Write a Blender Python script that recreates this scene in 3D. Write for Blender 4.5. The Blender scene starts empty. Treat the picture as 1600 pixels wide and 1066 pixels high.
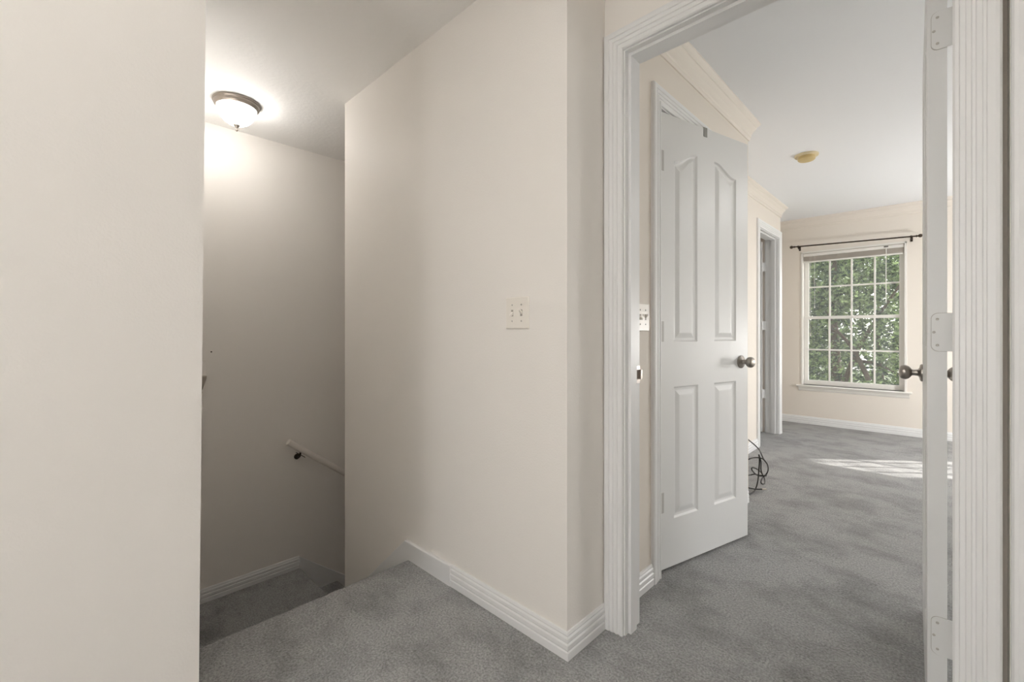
import bpy, math, random
from mathutils import Vector, Matrix
from mathutils.geometry import tessellate_polygon

SC = bpy.context.scene
C = SC.collection
PI = math.pi

# ------------------------------------------------------------------ camera
EYE = 1.09
cam_d = bpy.data.cameras.new('camera'); cam = bpy.data.objects.new('camera', cam_d); C.objects.link(cam)
cam_d.sensor_fit = 'HORIZONTAL'; cam_d.sensor_width = 36.0
cam_d.lens = 694.5 / 1600 * 36.0
cam_d.shift_y = (519.2 - 533.0) / 1600
cam_d.clip_start = 0.02
cam.location = (0, 0, EYE)
cam.rotation_euler = (PI / 2, 0, math.radians(90 - 45.8))
SC.camera = cam

# ------------------------------------------------------------------ sky, sun, exposure
SC.view_settings.view_transform = 'Standard'
SC.view_settings.look = 'None'
SC.view_settings.gamma = 1.0
SC.view_settings.use_curve_mapping = False
SC.view_settings.exposure = 0.3
SC.cycles.use_denoising = True
SC.cycles.max_bounces = 12
SC.cycles.diffuse_bounces = 8
SC.cycles.transparent_max_bounces = 24
SC.cycles.sample_clamp_indirect = 6.0
SC.cycles.caustics_reflective = False
SC.cycles.caustics_refractive = False

SUN_DIR = Vector((0.77, 0.64, 0.655)).normalized()
world = bpy.data.worlds.new('sky'); SC.world = world; world.use_nodes = True
wn = world.node_tree; wn.nodes.clear()
w_out = wn.nodes.new('ShaderNodeOutputWorld'); w_bg = wn.nodes.new('ShaderNodeBackground')
w_sky = wn.nodes.new('ShaderNodeTexSky'); w_sky.sky_type = 'NISHITA'; w_sky.sun_disc = False
w_sky.sun_elevation = math.asin(SUN_DIR.z); w_sky.sun_rotation = math.atan2(SUN_DIR.x, SUN_DIR.y)
w_sat = wn.nodes.new('ShaderNodeHueSaturation'); w_sat.inputs['Saturation'].default_value = 0.18
wn.links.new(w_sky.outputs[0], w_sat.inputs['Color']); wn.links.new(w_sat.outputs[0], w_bg.inputs[0])
w_bg.inputs[1].default_value = 0.5
wn.links.new(w_bg.outputs[0], w_out.inputs[0])

sun_d = bpy.data.lights.new('sun', 'SUN'); sun = bpy.data.objects.new('sun', sun_d); C.objects.link(sun)
sun_d.energy = 9.0; sun_d.angle = math.radians(0.6); sun_d.color = (1.0, 0.96, 0.90)
sun.rotation_euler = SUN_DIR.to_track_quat('Z', 'Y').to_euler()

def portal(name, loc, rot, sx, sy):
    d = bpy.data.lights.new(name, 'AREA'); d.shape = 'RECTANGLE'; d.size = sx; d.size_y = sy
    d.cycles.is_portal = True
    o = bpy.data.objects.new(name, d); o.location = loc; o.rotation_euler = rot; C.objects.link(o)
# daylight portals: they only guide sky sampling through the window openings
portal('portal', (-0.75, 6.42, 1.25), (-PI / 2, 0, 0), 0.95, 1.6)
portal('portal', (1.70, 6.42, 1.25), (-PI / 2, 0, 0), 0.95, 1.6)
portal('portal', (3.42, 4.0, 1.15), (0, PI / 2, 0), 2.0, 1.9)
portal('portal', (-0.10, -3.14, 1.35), (PI / 2, 0, 0), 1.5, 1.5)

# ------------------------------------------------------------------ materials
def mat(name, col, rough=0.6, metal=0.0, bump=None, var=None, spec=0.5):
    m = bpy.data.materials.new(name); m.use_nodes = True
    nt = m.node_tree; b = nt.nodes['Principled BSDF']
    b.inputs['Base Color'].default_value = (*col, 1); b.inputs['Roughness'].default_value = rough
    b.inputs['Metallic'].default_value = metal
    b.inputs['Specular IOR Level'].default_value = spec
    tc = nt.nodes.new('ShaderNodeTexCoord')
    if var:                                     # (scale, amount)
        n = nt.nodes.new('ShaderNodeTexNoise'); n.inputs['Scale'].default_value = var[0]; n.inputs['Detail'].default_value = 4
        nt.links.new(tc.outputs['Object'], n.inputs['Vector'])
        r = nt.nodes.new('ShaderNodeMapRange')
        r.inputs['To Min'].default_value = 1 - var[1]; r.inputs['To Max'].default_value = 1 + var[1]
        nt.links.new(n.outputs[0], r.inputs['Value'])
        x = nt.nodes.new('ShaderNodeVectorMath'); x.operation = 'SCALE'; x.inputs[0].default_value = col
        nt.links.new(r.outputs[0], x.inputs['Scale']); nt.links.new(x.outputs[0], b.inputs['Base Color'])
    if bump:                                    # (scale, strength, distance)
        n = nt.nodes.new('ShaderNodeTexNoise'); n.inputs['Scale'].default_value = bump[0]; n.inputs['Detail'].default_value = 3
        nt.links.new(tc.outputs['Object'], n.inputs['Vector'])
        bp = nt.nodes.new('ShaderNodeBump'); bp.inputs['Strength'].default_value = bump[1]; bp.inputs['Distance'].default_value = bump[2]
        nt.links.new(n.outputs[0], bp.inputs['Height']); nt.links.new(bp.outputs[0], b.inputs['Normal'])
    return m

M_HALL = mat('hall_wall_paint', (0.85, 0.820, 0.782), 0.55, bump=(160, 0.25, 0.002), var=(1.2, 0.015), spec=0.3)
M_BED = mat('bedroom_wall_paint', (0.79, 0.738, 0.672), 0.6, bump=(160, 0.2, 0.002), var=(1.2, 0.015), spec=0.3)
M_CEILH = mat('hall_ceiling_paint', (0.91, 0.90, 0.88), 0.8, bump=(45, 0.35, 0.004), spec=0.2)
M_CEILB = mat('bedroom_ceiling_paint', (0.86, 0.875, 0.90), 0.8, bump=(45, 0.15, 0.003), spec=0.2)
M_WHITE = mat('white_gloss_trim_paint', (0.80, 0.803, 0.805), 0.36)
M_DOOR = mat('white_door_paint', (0.74, 0.743, 0.738), 0.33, bump=(60, 0.06, 0.001))
M_CREAM = mat('cream_crown_paint', (0.79, 0.738, 0.672), 0.5)
M_STEEL = mat('brushed_nickel', (0.36, 0.33, 0.30), 0.30, 1.0)
M_BRONZE = mat('dark_bronze', (0.055, 0.04, 0.03), 0.4, 0.7)
M_PEWTER = mat('pewter_finish', (0.30, 0.26, 0.225), 0.42, 0.6)
M_PLATE = mat('ivory_plastic', (0.84, 0.80, 0.74), 0.3)
M_SCREW = mat('screw_head_paint', (0.42, 0.40, 0.37), 0.5)
M_SLOT = mat('switch_slot', (0.33, 0.30, 0.27), 0.6)
M_HINGE = mat('worn_painted_hinge', (0.50, 0.49, 0.475), 0.4)
M_DARK = mat('dark_slot', (0.05, 0.045, 0.04), 0.7)
M_YELLOW = mat('yellowed_plastic', (0.62, 0.49, 0.24), 0.45)
M_YELLOWB = mat('aged_ivory_plastic', (0.72, 0.63, 0.42), 0.5)
M_CABLE = mat('black_cable_rubber', (0.012, 0.011, 0.010), 0.35)
M_COPPER = mat('connector_metal', (0.6, 0.55, 0.48), 0.3, 1.0)
M_HOOK = mat('grey_hook_metal', (0.27, 0.27, 0.25), 0.5, 0.3)
M_VINYL = mat('window_vinyl', (0.82, 0.80, 0.76), 0.4)
M_BLIND = mat('blind_slat', (0.74, 0.69, 0.63), 0.5)
M_TAUPE = mat('taupe_plaster', (0.48, 0.43, 0.37), 0.6)
M_BARK = mat('tree_bark', (0.10, 0.075, 0.055), 0.9, bump=(20, 0.6, 0.02), var=(6, 0.3))
M_GRASS = mat('lawn', (0.17, 0.20, 0.12), 0.9, bump=(8, 0.8, 0.05), var=(1.5, 0.35))

def carpet_material():
    m = bpy.data.materials.new('grey_plush_carpet'); m.use_nodes = True
    nt = m.node_tree; L = nt.links; b = nt.nodes['Principled BSDF']
    b.inputs['Roughness'].default_value = 0.95; b.inputs['Specular IOR Level'].default_value = 0.1
    b.inputs['Sheen Weight'].default_value = 0.25; b.inputs['Sheen Roughness'].default_value = 0.5
    tc = nt.nodes.new('ShaderNodeTexCoord')
    def noise(scale, detail, rough=0.5, dist=0.0, vec=None):
        n = nt.nodes.new('ShaderNodeTexNoise'); n.inputs['Scale'].default_value = scale
        n.inputs['Detail'].default_value = detail; n.inputs['Roughness'].default_value = rough
        n.inputs['Distortion'].default_value = dist
        L.new(vec or tc.outputs['Object'], n.inputs['Vector']); return n
    mp = nt.nodes.new('ShaderNodeMapping'); mp.inputs['Rotation'].default_value = (0, 0, 0.5); mp.inputs['Scale'].default_value = (1.0, 1.25, 1.0)
    L.new(tc.outputs['Object'], mp.inputs['Vector'])
    worn = noise(3.4, 6, 0.66, 0.15, mp.outputs[0])        # brushed and trodden patches of pile
    tuft = noise(130, 4, 0.75)
    tuft2 = noise(75, 2, 0.6)
    r1 = nt.nodes.new('ShaderNodeMapRange'); r1.inputs['From Min'].default_value = 0.34; r1.inputs['From Max'].default_value = 0.56
    r1.inputs['To Min'].default_value = 0.64; r1.inputs['To Max'].default_value = 1.10
    L.new(worn.outputs[0], r1.inputs['Value'])
    r2 = nt.nodes.new('ShaderNodeMapRange'); r2.inputs['From Min'].default_value = 0.3; r2.inputs['From Max'].default_value = 0.7
    r2.inputs['To Min'].default_value = 0.40; r2.inputs['To Max'].default_value = 1.60
    L.new(tuft.outputs[0], r2.inputs['Value'])
    mu = nt.nodes.new('ShaderNodeMath'); mu.operation = 'MULTIPLY'; L.new(r1.outputs[0], mu.inputs[0]); L.new(r2.outputs[0], mu.inputs[1])
    sc = nt.nodes.new('ShaderNodeVectorMath'); sc.operation = 'SCALE'; sc.inputs[0].default_value = (0.275, 0.275, 0.273)
    L.new(mu.outputs[0], sc.inputs['Scale']); L.new(sc.outputs[0], b.inputs['Base Color'])
    ad = nt.nodes.new('ShaderNodeMath'); ad.operation = 'ADD'; L.new(tuft.outputs[0], ad.inputs[0]); L.new(tuft2.outputs[0], ad.inputs[1])
    bp = nt.nodes.new('ShaderNodeBump'); bp.inputs['Strength'].default_value = 0.9; bp.inputs['Distance'].default_value = 0.006
    L.new(ad.outputs[0], bp.inputs['Height']); L.new(bp.outputs[0], b.inputs['Normal'])
    return m
M_CARPET = carpet_material()

def glow_material(name, col, strength):
    m = bpy.data.materials.new(name); m.use_nodes = True
    b = m.node_tree.nodes['Principled BSDF']
    b.inputs['Base Color'].default_value = (0.9, 0.88, 0.84, 1); b.inputs['Roughness'].default_value = 0.35
    b.inputs['Emission Color'].default_value = (*col, 1); b.inputs['Emission Strength'].default_value = strength
    return m

def glass_material():
    m = bpy.data.materials.new('window_glass'); m.use_nodes = True
    nt = m.node_tree; nt.nodes.clear()
    o = nt.nodes.new('ShaderNodeOutputMaterial'); mx = nt.nodes.new('ShaderNodeMixShader'); t = nt.nodes.new('ShaderNodeBsdfTransparent')
    g = nt.nodes.new('ShaderNodeBsdfGlossy'); g.inputs['Roughness'].default_value = 0.02
    lw = nt.nodes.new('ShaderNodeLayerWeight'); lw.inputs[0].default_value = 0.5
    pw = nt.nodes.new('ShaderNodeMath'); pw.operation = 'POWER'; pw.inputs[1].default_value = 5.0; nt.links.new(lw.outputs['Facing'], pw.inputs[0])
    fr = nt.nodes.new('ShaderNodeMath'); fr.operation = 'MULTIPLY_ADD'; fr.inputs[1].default_value = 0.9; fr.inputs[2].default_value = 0.02
    nt.links.new(pw.outputs[0], fr.inputs[0])
    d = nt.nodes.new('ShaderNodeBsdfDiffuse'); d.inputs['Color'].default_value = (0.8, 0.82, 0.84, 1)
    m2 = nt.nodes.new('ShaderNodeMixShader'); m2.inputs[0].default_value = 0.08     # pale haze over the view, put into the glass colour
    nt.links.new(fr.outputs[0], mx.inputs[0]); nt.links.new(t.outputs[0], mx.inputs[1]); nt.links.new(g.outputs[0], mx.inputs[2])
    nt.links.new(mx.outputs[0], m2.inputs[1]); nt.links.new(d.outputs[0], m2.inputs[2]); nt.links.new(m2.outputs[0], o.inputs[0])
    return m
M_GLASS = glass_material()

def leaf_material(name, c0, c1):
    m = bpy.data.materials.new(name); m.use_nodes = True
    nt = m.node_tree; nt.nodes.clear(); L = nt.links
    o = nt.nodes.new('ShaderNodeOutputMaterial'); mx = nt.nodes.new('ShaderNodeMixShader')
    d = nt.nodes.new('ShaderNodeBsdfPrincipled'); d.inputs['Roughness'].default_value = 0.45
    t = nt.nodes.new('ShaderNodeBsdfTranslucent'); tc = nt.nodes.new('ShaderNodeTexCoord')
    n = nt.nodes.new('ShaderNodeTexNoise'); n.inputs['Scale'].default_value = 5.0; n.inputs['Detail'].default_value = 8
    L.new(tc.outputs['Object'], n.inputs['Vector'])
    r = nt.nodes.new('ShaderNodeValToRGB'); r.color_ramp.elements[0].position = 0.42; r.color_ramp.elements[1].position = 0.62
    r.color_ramp.elements[0].color = (*c0, 1); r.color_ramp.elements[1].color = (*c1, 1)
    L.new(n.outputs[0], r.inputs[0]); L.new(r.outputs[0], d.inputs['Base Color']); L.new(r.outputs[0], t.inputs['Color'])
    mx.inputs[0].default_value = 0.5
    L.new(d.outputs[0], mx.inputs[1]); L.new(t.outputs[0], mx.inputs[2]); L.new(mx.outputs[0], o.inputs[0])
    return m
M_LEAF = leaf_material('leaf_green', (0.028, 0.055, 0.032), (0.32, 0.42, 0.19))
M_LEAFD = leaf_material('leaf_deep_green', (0.03, 0.055, 0.035), (0.20, 0.28, 0.13))

# ------------------------------------------------------------------ mesh helpers
class MB:
    def __init__(s): s.v = []; s.f = []
    def add(s, vs, fs):
        k = len(s.v); s.v += [tuple(v) for v in vs]; s.f += [tuple(i + k for i in f) for f in fs]; return s
    def box(s, x0, x1, y0, y1, z0, z1):
        return s.add([(x0,y0,z0),(x1,y0,z0),(x1,y1,z0),(x0,y1,z0),(x0,y0,z1),(x1,y0,z1),(x1,y1,z1),(x0,y1,z1)],
                     [(3,2,1,0),(4,5,6,7),(0,1,5,4),(1,2,6,5),(2,3,7,6),(3,0,4,7)])
    def prism(s, pts, vec):                       # closed polygon (3D points) extruded along vec
        n = len(pts); a = [Vector(p) for p in pts]; v = Vector(vec)
        return s.add(a + [p + v for p in a], [tuple(range(n - 1, -1, -1)), tuple(range(n, 2 * n))] +
                     [(i, (i + 1) % n, n + (i + 1) % n, n + i) for i in range(n)])
    def loft(s, rings, closed=False, caps=False):  # rings of equal length
        n = len(rings[0]); vs = [p for r in rings for p in r]; fs = []
        for i in range(len(rings) - 1):
            for j in range(n if closed else n - 1):
                k = (j + 1) % n; fs.append((i*n+j, i*n+k, (i+1)*n+k, (i+1)*n+j))
        if caps: fs += [tuple(range(n - 1, -1, -1)), tuple((len(rings)-1)*n + j for j in range(n))]
        return s.add(vs, fs)
    def tube(s, pts, r, n=10, caps=True):
        pts = [Vector(p) for p in pts]; rings = []; prev = None
        for i, p in enumerate(pts):
            t = (pts[min(i+1, len(pts)-1)] - pts[max(i-1, 0)]).normalized()
            if prev is None:
                a = t.cross(Vector((0, 0, 1)))
                if a.length < 1e-3: a = t.cross(Vector((1, 0, 0)))
            else: a = prev - t * prev.dot(t)
            a.normalize(); prev = a; b = t.cross(a); rr = r[i] if isinstance(r, (list, tuple)) else r
            rings.append([p + (a * math.cos(2*PI*k/n) + b * math.sin(2*PI*k/n)) * rr for k in range(n)])
        return s.loft(rings, True, caps)
    def lathe(s, prof, o, axis=(0, 0, 1), n=32):   # prof = [(radius, distance along axis)]
        o = Vector(o); ax = Vector(axis).normalized(); a = ax.orthogonal().normalized(); b = ax.cross(a)
        rings = [[o + ax * h + (a * math.cos(2*PI*k/n) + b * math.sin(2*PI*k/n)) * max(r, 1e-5) for k in range(n)] for r, h in prof]
        return s.loft(rings, True, True)
    def build(s, name, m, parent=None, smooth=False, bevel=0.0, fix=True):
        me = bpy.data.meshes.new(name); me.from_pydata(s.v, [], s.f); me.update()
        if fix:
            import bmesh
            bm = bmesh.new(); bm.from_mesh(me); bmesh.ops.recalc_face_normals(bm, faces=bm.faces); bm.to_mesh(me); bm.free()
        me.materials.append(m)
        o = bpy.data.objects.new(name, me); C.objects.link(o)
        if parent is not None: o.parent = parent
        if smooth:
            for p in me.polygons: p.use_smooth = True
            try: me.set_sharp_from_angle(angle=math.radians(38))
            except Exception: pass
        if bevel:
            b = o.modifiers.new('bevel', 'BEVEL'); b.width = bevel; b.segments = 2; b.limit_method = 'ANGLE'
        return o

def tag(o, label=None, cat=None, group=None, kind=None):
    if label: o['label'] = label
    if cat: o['category'] = cat
    if group: o['group'] = group
    if kind: o['kind'] = kind
    return o
def empty(name, loc, rz=0.0):
    o = bpy.data.objects.new(name, None); C.objects.link(o); o.location = loc; o.rotation_euler = (0, 0, rz)
    o.empty_display_size = 0.05; return o
def struct(o, label, cat): return tag(o, label, cat, None, 'structure')

def sweep(mb, path, prof, side=1, z=0.0, closed_ends=True):
    """profile [(out, height)] swept along a plan polyline; side=+1: the room lies to the right of travel"""
    P = [Vector((p[0], p[1])) for p in path]; rings = []
    for i, p in enumerate(P):
        ns = []
        for a, b in ((i-1, i), (i, i+1)):
            if a >= 0 and b < len(P):
                d = (P[b] - P[a]).normalized(); ns.append(Vector((d.y, -d.x)) * side)
        m = ns[0] if len(ns) == 1 else (ns[0] + ns[1]) / (1 + ns[0].dot(ns[1]))
        rings.append([(p.x + m.x*o, p.y + m.y*o, z + h) for o, h in prof])
    mb.loft(rings, True, closed_ends); return mb

# ------------------------------------------------------------------ dimensions
H = 2.44
YA = 1.195      # south face of the corner wall beside the stairs
XS = -0.905     # east face of its short return
YD = 1.425      # hall face of the wall with the bedroom doorway
YE = 1.530      # its bedroom face
XB = -0.91      # bedroom left wall
YC = 3.13; XC = -1.27; YF = 5.47; YW = 6.25
XSW = -3.40     # far wall of the stairwell
XW = -2.54      # west end of the corner wall
LZ = -0.64      # stair landing
XE = 3.30       # bedroom east wall
XL, YL = -1.376, 0.266   # north-east corner of the near left wall

# ------------------------------------------------------------------ floors, stairs
fl = MB()
fl.box(-1.80, XL, YL, YA, -0.30, 0)
fl.box(XL, 1.2, -3.0, YD, -0.30, 0)
fl.box(-2.54, XE, YD, YW, -0.30, 0)
struct(fl.build('floor', M_CARPET), 'grey plush carpet of the upper hall and bedroom with footprint marks', 'floor')

stairs = empty('staircase', (0, 0, 0))
struct(stairs, 'grey carpeted stairs going down beyond the hall floor edge, with a landing', 'stairs')
def nose(x, z, sgn, r=0.022):                      # rounded carpet nosing profile in (run, z)
    return [(x + sgn * r * math.sin(a), z - r + r * math.cos(a)) for a in [PI * k / 10 for k in range(11)]]
def step_x(x_edge, x_back, z, z_low):               # step descending towards -x
    pts = [(x_back, z)] + nose(x_edge + 0.022, z, -1) + [(x_edge + 0.022, z_low), (x_back, z_low)]
    return MB().prism([(p[0], YL, p[1]) for p in pts], (0, YA - YL, 0))
step_x(-1.853, -1.80, 0, -0.30).build('stair_nosing', M_CARPET, stairs, smooth=True)
step_x(-2.095, -1.83, -0.213, LZ - 0.1).build('step', M_CARPET, stairs, smooth=True)
step_x(-2.340, -2.07, -0.427, LZ - 0.1).build('step', M_CARPET, stairs, smooth=True)
def step_y(y_edge, y_back, z, z_low, x0, x1, name='step'):
    pts = [(y_back, z)] + nose(y_edge - 0.022, z, 1) + [(y_edge - 0.022, z_low), (y_back, z_low)]
    return MB().prism([(x0, p[0], p[1]) for p in pts], (x1 - x0, 0, 0)).build(name, M_CARPET, stairs, smooth=True)
step_y(1.262, YL, LZ, LZ - 0.35, XSW, -2.318, 'landing')
for k in range(1, 8):
    step_y(1.262 + 0.28 * k, 1.20 + 0.28 * (k - 1), LZ - 0.202 * k, LZ - 0.202 * k - 0.3, XSW, XW)
fl2 = MB().box(XSW, XW, 3.1, 4.2, -2.45, -2.25)
struct(fl2.build('floor', M_CARPET), 'grey carpet at the foot of the stairs', 'floor')

# ------------------------------------------------------------------ walls
def wall(name, mb, m, label): return struct(mb.build(name, m), label, 'wall')
wall('wall_left', MB().add(  # near wall, a touch out of plumb as in the photograph
    [(XL-0.0125,-3.0,LZ),(XL-0.0125,YL-0.012,LZ),(XSW,YL-0.012,LZ),(XSW,YL-0.13,LZ),(XL-0.12,YL-0.13,LZ),(XL-0.12,-3.0,LZ),
     (XL+0.0098,-3.0,H),(XL+0.0098,YL+0.0095,H),(XSW,YL+0.0095,H),(XSW,YL-0.13,H),(XL-0.12,YL-0.13,H),(XL-0.12,-3.0,H)],
    [(0,1,7,6),(1,2,8,7),(2,3,9,8),(3,4,10,9),(4,5,11,10),(5,0,6,11),(0,5,4,1),(1,4,3,2),(6,7,10,11),(7,8,9,10)]), M_HALL,
    'plain cream wall filling the left side of the photo')
wall('wall_stairwell', MB().box(XSW - 0.12, XSW, YL - 0.13, 4.3, -2.45, H).box(XSW, XW, 4.2, 4.3, -2.45, H), M_HALL,
     'shaded cream wall of the stairwell behind the handrail')
wall('wall_corner', MB().box(XW, XS, YA, YA + 0.12, -0.9, H).box(XW, XW + 0.12, YA + 0.12, 4.2, -2.45, H)
     .box(XS - 0.12, XS, YA + 0.12, YE, 0, H), M_HALL, 'cream corner wall between the stairs and the bedroom doorway')
JL, JR, DH = -0.820, 0.0245, 2.098      # front doorway jamb faces and head
J2L, J2R = 0.183, 0.96                 # neighbouring doorway
dw = MB()
for x0, x1, z0, z1 in ((XS - 0.12, JL - 0.02, 0, H), (JR + 0.02, 0.0893, 0, H), (0.1007, J2L - 0.02, 0, H), (J2R + 0.02, XE + 0.12, 0, H),
                       (JL - 0.02, JR + 0.02, DH + 0.02, H), (J2L - 0.02, J2R + 0.02, DH + 0.02, H)):
    dw.box(x0, x1, YD, YD + 0.05, z0, H)
wall('wall_doorway', dw, M_HALL, 'cream hall wall around the open bedroom doorway')
dw = MB()
for x0, x1, z0, z1 in ((XS - 0.12, JL - 0.02, 0, H), (JR + 0.02, J2L - 0.02, 0, H), (J2R + 0.02, XE + 0.12, 0, H),
                       (JL - 0.02, JR + 0.02, DH + 0.02, H), (J2L - 0.02, J2R + 0.02, DH + 0.02, H)):
    dw.box(x0, x1, YD + 0.05, YE, z0, H)
wall('wall_bedroom_south', dw, M_BED, 'bedroom side of the wall around the open doorway')
D1a, D1b = 1.880, 2.600                # closet doorway in the bedroom left wall
bl = MB().box(XB - 0.12, XB, YE, D1a - 0.02, 0, H).box(XB - 0.12, XB, D1b + 0.02, YC, 0, H).box(XB - 0.12, XB, D1a - 0.02, D1b + 0.02, 2.11, H)
bl.box(XC - 0.12, XB - 0.12, YC - 0.12, YC, 0, H)
wall('wall_bedroom_left', bl, M_BED, 'tan bedroom wall around the nearer white panel door')
D3a, D3b = 4.700, 5.386
b2 = MB().box(XC - 0.12, XC, YC, D3a - 0.02, 0, H).box(XC - 0.12, XC, D3b + 0.02, YF, 0, H).box(XC - 0.12, XC, D3a - 0.02, D3b + 0.02, 2.11, H)
b2.box(-2.42, XC - 0.12, YF - 0.07, YF, 0, H)
wall('wall_bedroom_recess', b2, M_BED, 'pale bedroom wall around the narrow far doorway')
wall('wall_closet', MB().box(-2.42, -2.36, YE, YC - 0.12, 0, H).box(-2.42, XC - 0.12, YC - 0.12, YC - 0.05, 0, H)
     .box(-2.42, -2.36, YC - 0.05, YF - 0.07, 0, H).box(-2.36, XS - 0.12, YA + 0.12, YE, 0, H), M_BED, 'closet walls behind the bedroom doors')
WX0, WX1, WZ0, WZ1 = -1.232, -0.285, 0.462, 2.045
V0, V1 = 1.215, 2.165
ww = MB()
for x0, x1, z0, z1 in ((-2.54, WX0, 0, H), (WX1, V0, 0, H), (V1, XE + 0.12, 0, H), (WX0, WX1, 0, WZ0), (WX0, WX1, WZ1, H),
                       (V0, V1, 0, WZ0), (V0, V1, WZ1, H)):
    ww.box(x0, x1, YW, YW + 0.15, z0, z1)
wall('wall_window', ww, M_BED, 'tan far wall of the bedroom with the window')
EW0, EW1, EZ0, EZ1 = 3.05, 4.95, 0.15, 2.15
ew = MB().box(XE, XE + 0.12, YE, EW0, 0, H).box(XE, XE + 0.12, EW1, YW, 0, H).box(XE, XE + 0.12, EW0, EW1, 0, EZ0).box(XE, XE + 0.12, EW0, EW1, EZ1, H)
wall('wall_bedroom_right', ew, M_BED, 'bedroom wall out of view on the right')
wall('wall_bedroom_alcove', MB().box(-2.54, -2.42, YF - 0.07, YW, 0, H), M_BED, 'end of the bedroom alcove by the window')
wall('wall_hall_right', MB().box(1.2, 1.32, -3.0, YD, 0, H), M_HALL, 'hall wall behind the camera on the right')
SX0, SX1, SZ0, SZ1 = -0.85, 0.65, 0.6, 2.1
wall('wall_hall_south', MB().box(XL - 0.12, SX0, -3.12, -3.0, 0, H).box(SX1, 1.32, -3.12, -3.0, 0, H)
     .box(SX0, SX1, -3.12, -3.0, 0, SZ0).box(SX0, SX1, -3.12, -3.0, SZ1, H), M_HALL, 'hall wall behind the camera with the added window')
struct(MB().box(XSW - 0.12, XL - 0.12, YL - 0.13, YD, H, H + 0.12).box(XL - 0.12, 1.32, -3.12, YD + 0.05, H, H + 0.12)
       .box(XSW - 0.12, XW + 0.12, YD, 4.3, H, H + 0.12).build('ceiling', M_CEILH), 'cream textured ceiling over the hall and stairwell', 'ceiling')
struct(MB().box(XW + 0.12, XE + 0.12, YD + 0.05, YW + 0.15, H, H + 0.12).build('ceiling', M_CEILB), 'white bedroom ceiling beyond the doorway', 'ceiling')

# ------------------------------------------------------------------ baseboards, crown, casings
BASE = [(0, -0.02), (0.014, -0.02), (0.014, 0.026), (0.011, 0.030), (0.0135, 0.036), (0.0135, 0.050), (0.0095, 0.055),
        (0.012, 0.060), (0.0115, 0.070), (0.0075, 0.076), (0.0085, 0.080), (0.005, 0.088), (0.0, 0.088)]
CROWN = [(0, -0.112), (0.006, -0.112), (0.009, -0.104), (0.009, -0.092), (0.014, -0.086), (0.016, -0.074), (0.024, -0.056),
         (0.036, -0.040), (0.040, -0.034), (0.040, -0.026), (0.048, -0.020), (0.056, -0.012), (0.060, -0.008), (0.060, 0), (0, 0)]
nb = [0]
def baseboard(side, path, label, sgn=1, z=0.0):
    o = sweep(MB(), path, BASE, sgn, z).build('baseboard_' + side, M_WHITE, smooth=False)
    return struct(o, label, 'baseboard')
baseboard('corner', [(-1.519, YA), (XS, YA), (XS, YD)], 'white ridged baseboard wrapping the corner wall beside the doorway')
baseboard('stairwell', [(XSW, YL), (XSW, 1.248)], 'white ridged baseboard along the stair landing', 1, LZ)
baseboard('bedroom_left', [(XB, YE), (XB, 1.800)], 'short white baseboard beneath the switch plate inside the bedroom')
baseboard('bedroom_recess', [(-0.96, YC), (XC, YC), (XC, 4.635)][::-1], 'white baseboard by the black cables', -1)
baseboard('bedroom_corner', [(XB, 2.68), (XB, 3.10)], 'white baseboard hidden behind the ajar panel door')
baseboard('window', [(-2.42, YW), (XE, YW)], 'white baseboard under the far window')
baseboard('alcove', [(XC, 5.462), (XC, YF), (-2.42, YF)], 'white baseboard rounding the corner past the far doorway', 1)
baseboard('hall', [(XL + 0.004, -3.0), (XL - 0.004, YL)], 'white baseboard at the foot of the left wall')

def skirt(name, pts, vec, label):
    return struct(MB().prism(pts, vec).build(name, M_WHITE, bevel=0.003), label, 'trim')
skirt('trim_1', [(-1.519, YA, -0.05), (-1.519, YA, 0.088), (-1.872, YA, 0.082), (-2.50, YA, -0.462), (-2.50, YA, -0.70), (-2.10, YA, -0.50)],
      (0, -0.017, 0), 'white skirt board on the corner wall, level then sloping down the stairs')
skirt('trim_2', [(XSW, 1.248, LZ - 0.1), (XSW, 1.248, LZ + 0.086), (XSW, 3.2, LZ + 0.086 - 0.783 * 1.952), (XSW, 3.2, LZ - 1.9), (XSW, 1.5, LZ - 0.6)],
      (0.017, 0, 0), 'white skirt board sloping down beneath the handrail')

cr = MB()
sweep(cr, [(XB, YE), (XB, YC), (XC, YC), (XC, YF), (-2.42, YF)], CROWN, 1, H)
struct(cr.build('trim_3', M_CREAM), 'cream crown moulding above the white bedroom doors', 'crown moulding')
struct(sweep(MB(), [(-2.42, YW), (XE, YW)], CROWN, 1, H).build('trim_4', M_CREAM), 'cream crown moulding above the far window', 'crown moulding')
struct(sweep(MB(), [(XE, YE), (XB, YE)], CROWN, 1, H).build('trim_5', M_CREAM), 'crown moulding over the doorway inside the bedroom', 'crown moulding')

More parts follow.
